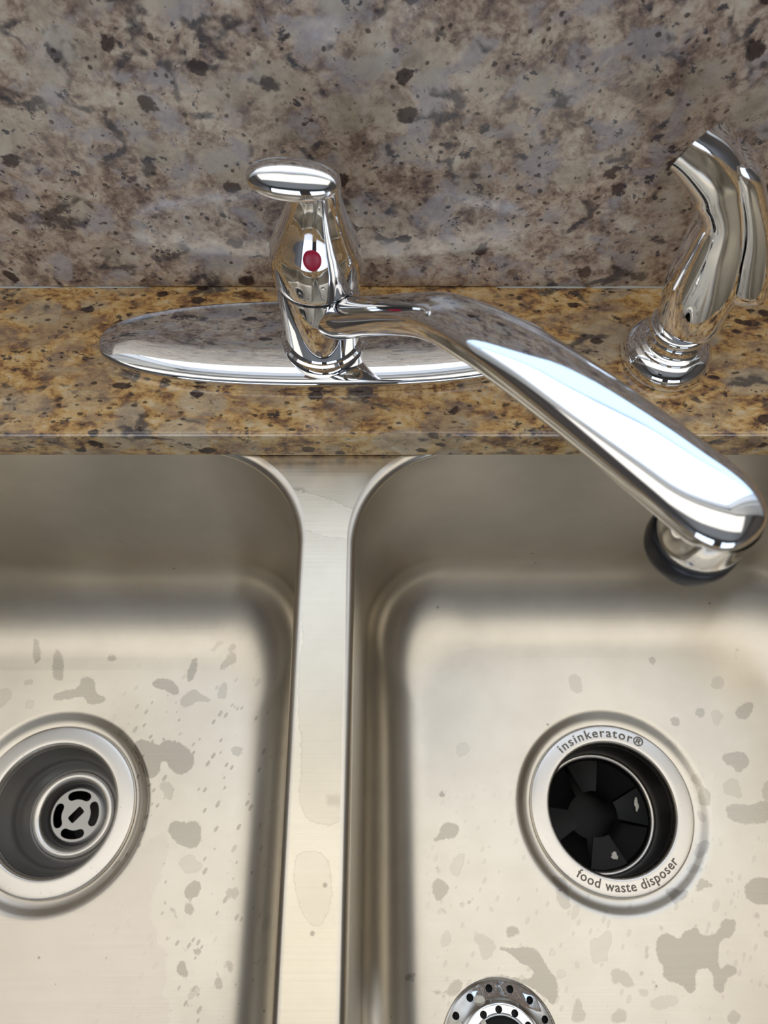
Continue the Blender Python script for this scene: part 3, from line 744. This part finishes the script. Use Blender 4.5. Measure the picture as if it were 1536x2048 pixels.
def bar_slot(l, h, rot):
    P = []
    r = h * 0.45
    for sx, sy, a0 in ((1, -1, -PI / 2), (1, 1, 0), (-1, 1, PI / 2), (-1, -1, PI)):
        for i in range(4):
            a = a0 + PI / 2 * i / 3
            x, y = sx * (l - r) + r * math.cos(a), sy * (h - r) + r * math.sin(a)
            P.append((x * math.cos(rot) - y * math.sin(rot), x * math.sin(rot) + y * math.cos(rot)))
    return P


slots = [arc_slot(math.radians(a - 24), math.radians(a + 24), .0108, .0171) for a in (3, 88, 183, 268)] + [bar_slot(.0058, .0030, math.radians(47))]
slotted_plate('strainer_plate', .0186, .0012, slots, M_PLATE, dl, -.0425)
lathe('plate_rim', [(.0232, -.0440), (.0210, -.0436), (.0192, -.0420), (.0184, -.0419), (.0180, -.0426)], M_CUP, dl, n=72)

# ------------------------------------------------------------------ right drain: waste disposer
dr = empty('waste_disposer', (*DRAIN_R, ZF - 0.0040))
tag(dr, 'food waste disposer drain with lettered steel flange and black rubber baffle', 'disposer')
lathe('flange', [(.0500, -.0005), (.0565, 0.0), (.0572, .0008), (.0568, .0024), (.0556, .0030), (.0500, .0033), (.0460, .0033), (.0446, .0026), (.0436, .0004), (.0433, -.0040)], M_FLANGE, dr, n=96, sub=3)
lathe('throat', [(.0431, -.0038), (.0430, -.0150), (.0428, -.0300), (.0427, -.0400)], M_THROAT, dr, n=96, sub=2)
lathe('throat_lip', [(.0429, -.0400), (.0428, -.0385), (.0416, -.0378), (.0400, -.0384), (.0392, -.0400), (.0394, -.0420)], M_FLANGE, dr, n=96, sub=3, angle=180)


def bent_text(name, body, size, R, mid_deg, upright_out, mat, parent, z, spacing=1.0):
    cu = bpy.data.curves.new(name, 'FONT')
    cu.body = body
    cu.size = size
    cu.align_x = 'CENTER'
    cu.extrude = 0.00004
    cu.offset = size * 0.012
    cu.space_character = spacing
    cu.resolution_u = 4
    tmp = bpy.data.objects.new('tmp_text', cu)
    COL.objects.link(tmp)
    dg = bpy.context.evaluated_depsgraph_get()
    me = bpy.data.meshes.new_from_object(tmp.evaluated_get(dg))
    bpy.data.objects.remove(tmp, do_unlink=True)
    a0 = math.radians(mid_deg)
    for v in me.vertices:
        x, y, zz = v.co
        if upright_out:
            a = a0 - x / R
            r = R + y
        else:
            a = a0 + x / R
            r = R - y
        v.co = (r * math.cos(a), r * math.sin(a), zz)
    me.name = name
    me.materials.clear()
    me.materials.append(mat)
    o = bpy.data.objects.new(name, me)
    link(o, parent)
    o.location = (0, 0, z)
    return o


bent_text('lettering', 'insinkerator\u00ae', 0.0089, 0.0482, 94.0, True, M_ETCH, dr, .0036, 1.22)
bent_text('lettering', 'food waste disposer', 0.0086, 0.0528, -83.0, False, M_ETCH, dr, .0036, 1.10)

baf = lathe('splash_baffle', [(.0394, -.0405), (.0388, -.0440), (.0380, -.0460), (.0360, -.0500), (.0355, -.0780), (.0010, -.0790)], M_RUBBER, dr, n=72, cap1=True)


def flap(a0, a1, tilt, z0, twist):
    """one wedge of the rubber baffle, drooping to the centre"""
    n = 7
    top = []
    for k, r in enumerate((.0385, .031, .024, .0165)):
        row = []
        for i in range(n):
            a = math.radians(a0 + (a1 - a0) * i / (n - 1))
            zz = z0 - tilt * (1 - r / .0385) + twist * (i / (n - 1) - .5) * (r / .0385)
            zz -= 0.0012 * math.sin(PI * i / (n - 1)) * (1 - k / 4)
            row.append((r * math.cos(a), r * math.sin(a), zz))
        top.append(row)
    V, Fc = [], []
    for lay in (0.0, -0.0018):
        for row in top:
            V += [(x, y, z + lay) for x, y, z in row]
    nr = len(top)
    for i in range(nr - 1):
        for j in range(n - 1):
            q = (i * n + j, i * n + j + 1, (i + 1) * n + j + 1, (i + 1) * n + j)
            Fc += [q, tuple(nr * n + t for t in reversed(q))]
    bound = [(0, j) for j in range(n)] + [(i, n - 1) for i in range(1, nr)] + [(nr - 1, j) for j in range(n - 2, -1, -1)] + [(i, 0) for i in range(nr - 2, 0, -1)]
    for k in range(len(bound)):
        a, b = bound[k], bound[(k + 1) % len(bound)]
        ia, ib = a[0] * n + a[1], b[0] * n + b[1]
        Fc.append((ia, ib, nr * n + ib, nr * n + ia))
    return mesh_obj('flap', V, Fc, M_RUBBER, baf, angle=60)


for c_, hw, tl, z0, tw in [(100, 19, .004, -.0420, .004), (8, 21, .004, -.0420, -.004), (-82, 20, .004, -.0420, .004), (193, 20, .004, -.0420, -.004),
                           (55, 24, .034, -.0440, .0), (-38, 23, .026, -.0440, .003), (146, 24, .034, -.0440, .0), (-126, 23, .034, -.0440, .0)]:
    flap(c_ - hw, c_ + hw, tl, z0, tw)

# ------------------------------------------------------------------ faucet
FX, FY = -0.0332, 0.2725
fa = empty('faucet', (FX, FY, 0.0))
tag(fa, 'chrome single handle kitchen faucet with long arched spout and oval deck plate', 'faucet')


def deck_plate():
    a, b = 0.1270, 0.0300
    sq = superellipse(160, 2.35)
    prof = [(1.0, 0.0002), (1.0, 0.0040), (0.994, 0.0054), (0.978, 0.0064), (0.95, 0.0070)]
    for s in np.linspace(0.92, 0.0, 24):
        prof.append((s, 0.0108 - 0.0038 * (s / 0.95) ** 2.4))
    rings = []
    for s, z in prof:
        da = (1 - s) * b        # keep an even border instead of a pure scale
        rings.append([((a - da) * x if s > 0.05 else (a - b) * x * s / .05, b * s * y, z) for x, y in sq])
    V, Fc = loft_geo(rings, True, True)
    o = mesh_obj('deck_plate', V, Fc, M_CHROME, fa, angle=60)
    o.location = (0.0, 0.0012, 0)
    return o


deck_plate()
lathe('body', [(.0236, .0075), (.0236, .0112), (.0230, .0128), (.0216, .0136), (.0214, .0144), (.0216, .0150), (.0216, .0560), (.0214, .0580), (.0208, .0588), (.0180, .0588)], M_CHROME, fa, n=96, cap1=True, angle=30)
lathe('seam_ring', [(.0203, .0580), (.0203, .0600)], M_SEAM, fa, n=72, cap0=True, cap1=True)


def handle():
    keys = [  # z, cx, cy, rx, ry
        (.0597, 0, 0, .0205, .0205), (.0602, 0, 0, .0216, .0216), (.0650, 0, 0, .0221, .0221), (.0735, 0, 0, .0221, .0219), (.0800, .0002, 0, .0206, .0203),
        (.0870, .0006, .0000, .0180, .0178), (.0950, .0014, -.0002, .0150, .0148), (.1040, .0024, -.0006, .0125, .0122), (.1120, .0034, -.0018, .0114, .0106),
        (.1180, .0036, -.0040, .0110, .0098), (.1222, .0030, -.0076, .0108, .0080), (.1250, .0020, -.0100, .0092, .0050)]
    K = catmull(keys, 10)
    n = 144
    rings = [[(cx + rx * math.cos(2 * PI * j / n), cy + ry * math.sin(2 * PI * j / n), z) for j in range(n)] for z, cx, cy, rx, ry in K]
    V, Fc = loft_geo(rings, True, True)
    o = mesh_obj('handle', V, Fc, M_CHROME, fa, angle=60)
    # oval grip at the top of the lever
    V, Fc = [], []
    nu, nv = 56, 28
    rings = []
    for i in range(1, nv):
        t_ = PI * i / nv
        r = math.sin(t_) ** 0.85
        row = []
        for j in range(nu):
            a = 2 * PI * j / nu
            ca, sa = math.cos(a), math.sin(a)
            x = .0194 * r * math.copysign(abs(ca) ** .9, ca)
            y = .0090 * r * math.copysign(abs(sa) ** .9, sa)
            z = .0064 * math.cos(t_)
            row.append((x, y, z))
        rings.append(row)
    V, Fc = loft_geo(rings, True, True)
    g = mesh_obj('grip', V, Fc, M_CHROME, o, angle=60)
    g.location = (-.0042, -.0130, .1250)
    g.rotation_euler = (math.radians(20), math.radians(3), math.radians(-5))
    # red temperature mark
    rings = []
    for k in range(6):
        t_ = k / 5
        rr = .0043 * math.sqrt(1 - (t_ * .85) ** 2)
        rings.append([(rr * math.cos(2 * PI * j / 32), rr * 1.22 * math.sin(2 * PI * j / 32), .0010 * t_) for j in range(32)])
    V, Fc = loft_geo(rings, True, True)
    d = mesh_obj('indicator', V, Fc, M_RED, o, angle=60)
    d['label'] = 'red temperature mark'
    d.location = (.0006, -.0180, .0858)
    d.rotation_euler = (math.radians(68), 0, math.radians(2))
    return o


handle()


def spout():
    sx, sy = 0.1377, -0.1690
    ln = math.hypot(sx, sy)
    W = np.array([-sy / ln, sx / ln, 0.0])     # across the spout
    keys = [  # s along the plan line, z, half width, half height
        (0.015, .0400, .0150, .0138), (0.075, .0440, .0135, .0122), (0.13, .0525, .0114, .0100), (.20, .0668, .0102, .0086), (.30, .0872, .0104, .0080), (.40, .1050, .0115, .0080),
        (.50, .1150, .0128, .0080), (.60, .1215, .0138, .0079), (.70, .1254, .0145, .0077), (.80, .1282, .0149, .0076), (.90, .1304, .0151, .0076),
        (.965, .1314, .0151, .0078), (1.005, .1306, .0142, .0082), (1.036, .1296, .0108, .0074), (1.050, .1290, .0058, .0048), (1.053, .1288, .0010, .0010)]
    K = catmull(keys, 5)
    C = np.array([(sx * s, sy * s, z) for s, z, _, _ in K])
    T = np.gradient(C, axis=0)
    T /= np.linalg.norm(T, axis=1)[:, None]
    sq = superellipse(64, 2.5)
    rings = []
    for c, t, (s, z, w_, h_) in zip(C, T, K):
        Nn = np.cross(W, t)
        if Nn[2] < 0:
            Nn = -Nn
        e = min(1.0, s / .5)
        ring = []
        for j, (x, y) in enumerate(sq):
            a = 2 * PI * j / 64
            xr, yr = math.cos(a) * (1 - e) + x * e, math.sin(a) * (1 - e) + y * e
            ring.append(tuple(c + W * (w_ * xr) + Nn * (h_ * yr)))
        rings.append(ring)
    V, Fc = loft_geo(rings, True, True)
    o = mesh_obj('spout', V, Fc, M_CHROME_SOFT, fa, angle=60)
    tip = (sx * 0.995, sy * 0.995, 0.0)
    lathe('outlet_collar', [(.0141, .1310), (.0144, .1260), (.0145, .1200), (.0143, .1140), (.0138, .1130), (.0120, .1128)], M_CHROME, o, c=tip, n=64, angle=35)
    ae = lathe('aerator', [(.0120, .1136), (.0146, .1134), (.0151, .1126), (.0152, .1062), (.0148, .1042), (.0138, .1034), (.0110, .1034)], M_BLACK, o, c=tip, n=64, angle=35, cap1=True)
    ae['label'] = 'black aerator ring'
    return o


spout()

# ------------------------------------------------------------------ side sprayer in its holder
HX, HY = 0.1580, 0.2680
ho = empty('sprayer_holder', (HX, HY, 0.0))
tag(ho, 'round domed chrome base on the granite holding the side sprayer', 'sprayer holder')
lathe('base', [(.0246, .0002), (.0250, .0020), (.0249, .0042), (.0236, .0078), (.0212, .0108), (.0190, .0122), (.0178, .0126)], M_CHROME, ho, n=80, sub=4, angle=60)
lathe('neck', [(.0182, .0120), (.0180, .0134), (.0166, .0142), (.0156, .0146), (.0146, .0156), (.0142, .0190), (.0145, .0215), (.0154, .0226), (.0160, .0242), (.0157, .0262), (.0146, .0272), (.0110, .0274)], M_CHROME, ho, n=80, sub=3, cap1=True, angle=60)

sp = empty('side_sprayer', (HX, HY, 0.027))
tag(sp, 'curved chrome pull-out side sprayer with thumb lever, standing in its holder', 'sprayer')


def sprayer_loft(name, secs, depth, parent, sub=6, e=2.2, yoff=0.0, round_end=None, shear=0.0):
    keys = []
    for (a, b), d in zip(secs, depth):
        keys.append((a[0] / 1000, a[1] / 1000, b[0] / 1000, b[1] / 1000, d))
    K = catmull(keys, sub)
    rings = []
    for ax, az, bx, bz, d in K:
        f_ = min(1.0, 1.6 * len(rings) / len(K)) if shear else 1.0
        sq = superellipse(48, 2.0 + (e - 2.0) * f_)
        c = np.array([(ax + bx) / 2 - HX, yoff, (az + bz) / 2 - 0.027])
        h = np.array([(bx - ax) / 2, 0, (bz - az) / 2])
        k_ = max(0.0, (len(rings) / (len(K) - 1) - 0.80) / 0.20) if shear else 0.0
        ax_ = np.array([-h[2], 0, h[0]]) / np.linalg.norm(h)
        rings.append([tuple(c + h * x + np.array([0, d * y, 0]) - ax_ * (shear * k_ * d * y)) for x, y in sq])
    if round_end:
        for k in round_end:
            rings.append([tuple((np.array(p) - np.array(rings[-1]).mean(0)) * k[0] + np.array(rings[-1]).mean(0) + np.array(k[1])) for p in rings[-1]])
    V, Fc = loft_geo(rings, True, True)
    return mesh_obj(name, V, Fc, M_CHROME, parent, angle=45)


ss = list(SPRAY_SECTIONS)
ss[0] = ((ss[0][0][0] - .3, 24.5), (ss[0][1][0] - 6.0, 24.5))
wand = sprayer_loft('wand', ss, [.0135, .0140, .0142, .0140, .0134, .0126, .0122, .0122, .0124, .0126, .0120, .0112], sp, e=3.2, shear=1.0)
# nozzle face set into the end of the head
e0 = np.array([(ss[-1][0][0] + ss[-1][1][0]) / 2000 - HX, 0, (ss[-1][0][1] + ss[-1][1][1]) / 2000 - .027])
noz = lathe('nozzle', [(.0084, -.001), (.0084, .0006), (.0076, .0010), (.0072, .0002), (.0010, .0002)], M_BLACK, sp, n=48, cap1=True)
noz.location = e0
noz.rotation_euler = Vector((-0.76, 1.0, 0.65)).to_track_quat('Z', 'Y').to_euler()
sprayer_loft('thumb_lever', TRIGGER_SECTIONS, [.0095, .0110, .0114, .0114, .0112, .0108, .0100, .0080], sp, e=3.0, yoff=-.0018)

# ------------------------------------------------------------------ loose strainer basket on the floor of the right bowl
SX, SY = 0.0715, -0.0880
sb = empty('sink_strainer', (SX, SY, ZF + 0.0009))
tag(sb, 'small round perforated chrome sink stopper with black center, lying in the right bowl', 'strainer')


def perforated():
    prof = [(.0368, .0000), (.0372, .0012), (.0362, .0026), (.0350, .0034), (.0300, .0056), (.0262, .0076), (.0248, .0088), (.0236, .0094), (.0200, .0096), (.0178, .0094), (.0170, .0086)]
    n = 96
    pr = catmull(prof, 2)
    outer = [(r, z) for r, z in pr]
    inner = [(r - .0002, z - .0010) for r, z in pr][::-1]
    rings = [[(r * math.cos(2 * PI * j / n), r * math.sin(2 * PI * j / n), z) for j in range(n)] for r, z in outer + inner]
    rings.append(rings[0])
    V, Fc = loft_geo(rings[:-1], False, False)
    m_ = len(rings) - 2
    Fc += [(m_ * n + j, m_ * n + (j + 1) % n, (j + 1) % n, j) for j in range(n)]
    o = mesh_obj('perforated_flange', V, Fc, M_CHROME, sb, angle=50)
    CV, CF = [], []
    for r, cnt, ph, hr, in ((.0318, 15, 4.0, .0022), (.0208, 13, 9.0, .0022)):
        for k in range(cnt):
            a = math.radians(ph) + 2 * PI * k / cnt
            b = len(CV)
            for zz in (-.004, .02):
                CV += [(r * math.cos(a) + hr * math.cos(2 * PI * i / 14), r * math.sin(a) + hr * math.sin(2 * PI * i / 14), zz) for i in range(14)]
            CF += [(b + i, b + (i + 1) % 14, b + 14 + (i + 1) % 14, b + 14 + i) for i in range(14)]
            CF += [tuple(b + i for i in range(13, -1, -1)), tuple(b + 14 + i for i in range(14))]
    cut = mesh_obj('cutter', CV, CF, M_CHROME, sb, smooth=False)
    md = o.modifiers.new('holes', 'BOOLEAN')
    md.operation = 'DIFFERENCE'
    md.object = cut
    md.solver = 'EXACT'
    dg = bpy.context.evaluated_depsgraph_get()
    me = bpy.data.meshes.new_from_object(o.evaluated_get(dg))
    o.modifiers.clear()
    o.data = me
    bpy.data.objects.remove(cut, do_unlink=True)
    return o


perforated()
lathe('underside', [(.0355, .0004), (.0345, .0014), (.0290, .0036), (.0250, .0058), (.0170, .0066), (.0010, .0066)], M_RUBBER, sb, n=64, cap1=True)
lathe('center_disc', [(.0176, .0070), (.0174, .0090), (.0164, .0098), (.0120, .0092), (.0050, .0090), (.0008, .0090)], M_RUBBER, sb, n=64, cap1=True)


def scrap(loc, size, seed, label, lay=0.35):
    rnd = random.Random(seed)
    bm = bmesh.new()
    bmesh.ops.create_icosphere(bm, subdivisions=2, radius=1.0)
    for v in bm.verts:
        k = rnd.uniform(0.55, 1.2)
        v.co = Vector((v.co.x * size[0] * k, v.co.y * size[1] * k, v.co.z * min(size) * lay))
    me = bpy.data.meshes.new('food_scrap')
    bm.to_mesh(me)
    bm.free()
    me.materials.append(M_SCRAP)
    o = bpy.data.objects.new('food_scrap', me)
    link(o)
    o.location = loc
    tag(o, label, 'food scrap', 'pale food scraps')
    return o


def on_stopper(dx, dy, z):
    return (SX + dx, SY + dy, ZF + 0.0009 + z)


scrap(on_stopper(-.0125, .0260, .0083), (.0036, .0028), 1, 'largest pale food scrap on the upper edge of the perforated stopper')
scrap(on_stopper(-.0258, .0130, .0078), (.0024, .0023), 2, 'pale round food scrap on the left side of the perforated stopper')
scrap(on_stopper(-.0105, .0135, .0102), (.0016, .0020), 3, 'thin pale food scrap at the rim of the stopper black center')
scrap(on_stopper(.0105, .0100, .0100), (.0018, .0018), 4, 'pale food scrap on the right of the stopper black center')
DZ = ZF - 0.0040
scrap((DRAIN_R[0] + .0310, DRAIN_R[1] + .0060, DZ - .0410), (.0016, .0050), 5, 'long pale food scrap on the right flap of the disposer baffle')
scrap((DRAIN_R[0] + .0095, DRAIN_R[1] - .0290, DZ - .0410), (.0026, .0032), 6, 'pale food scrap on the lowest flap of the disposer baffle')
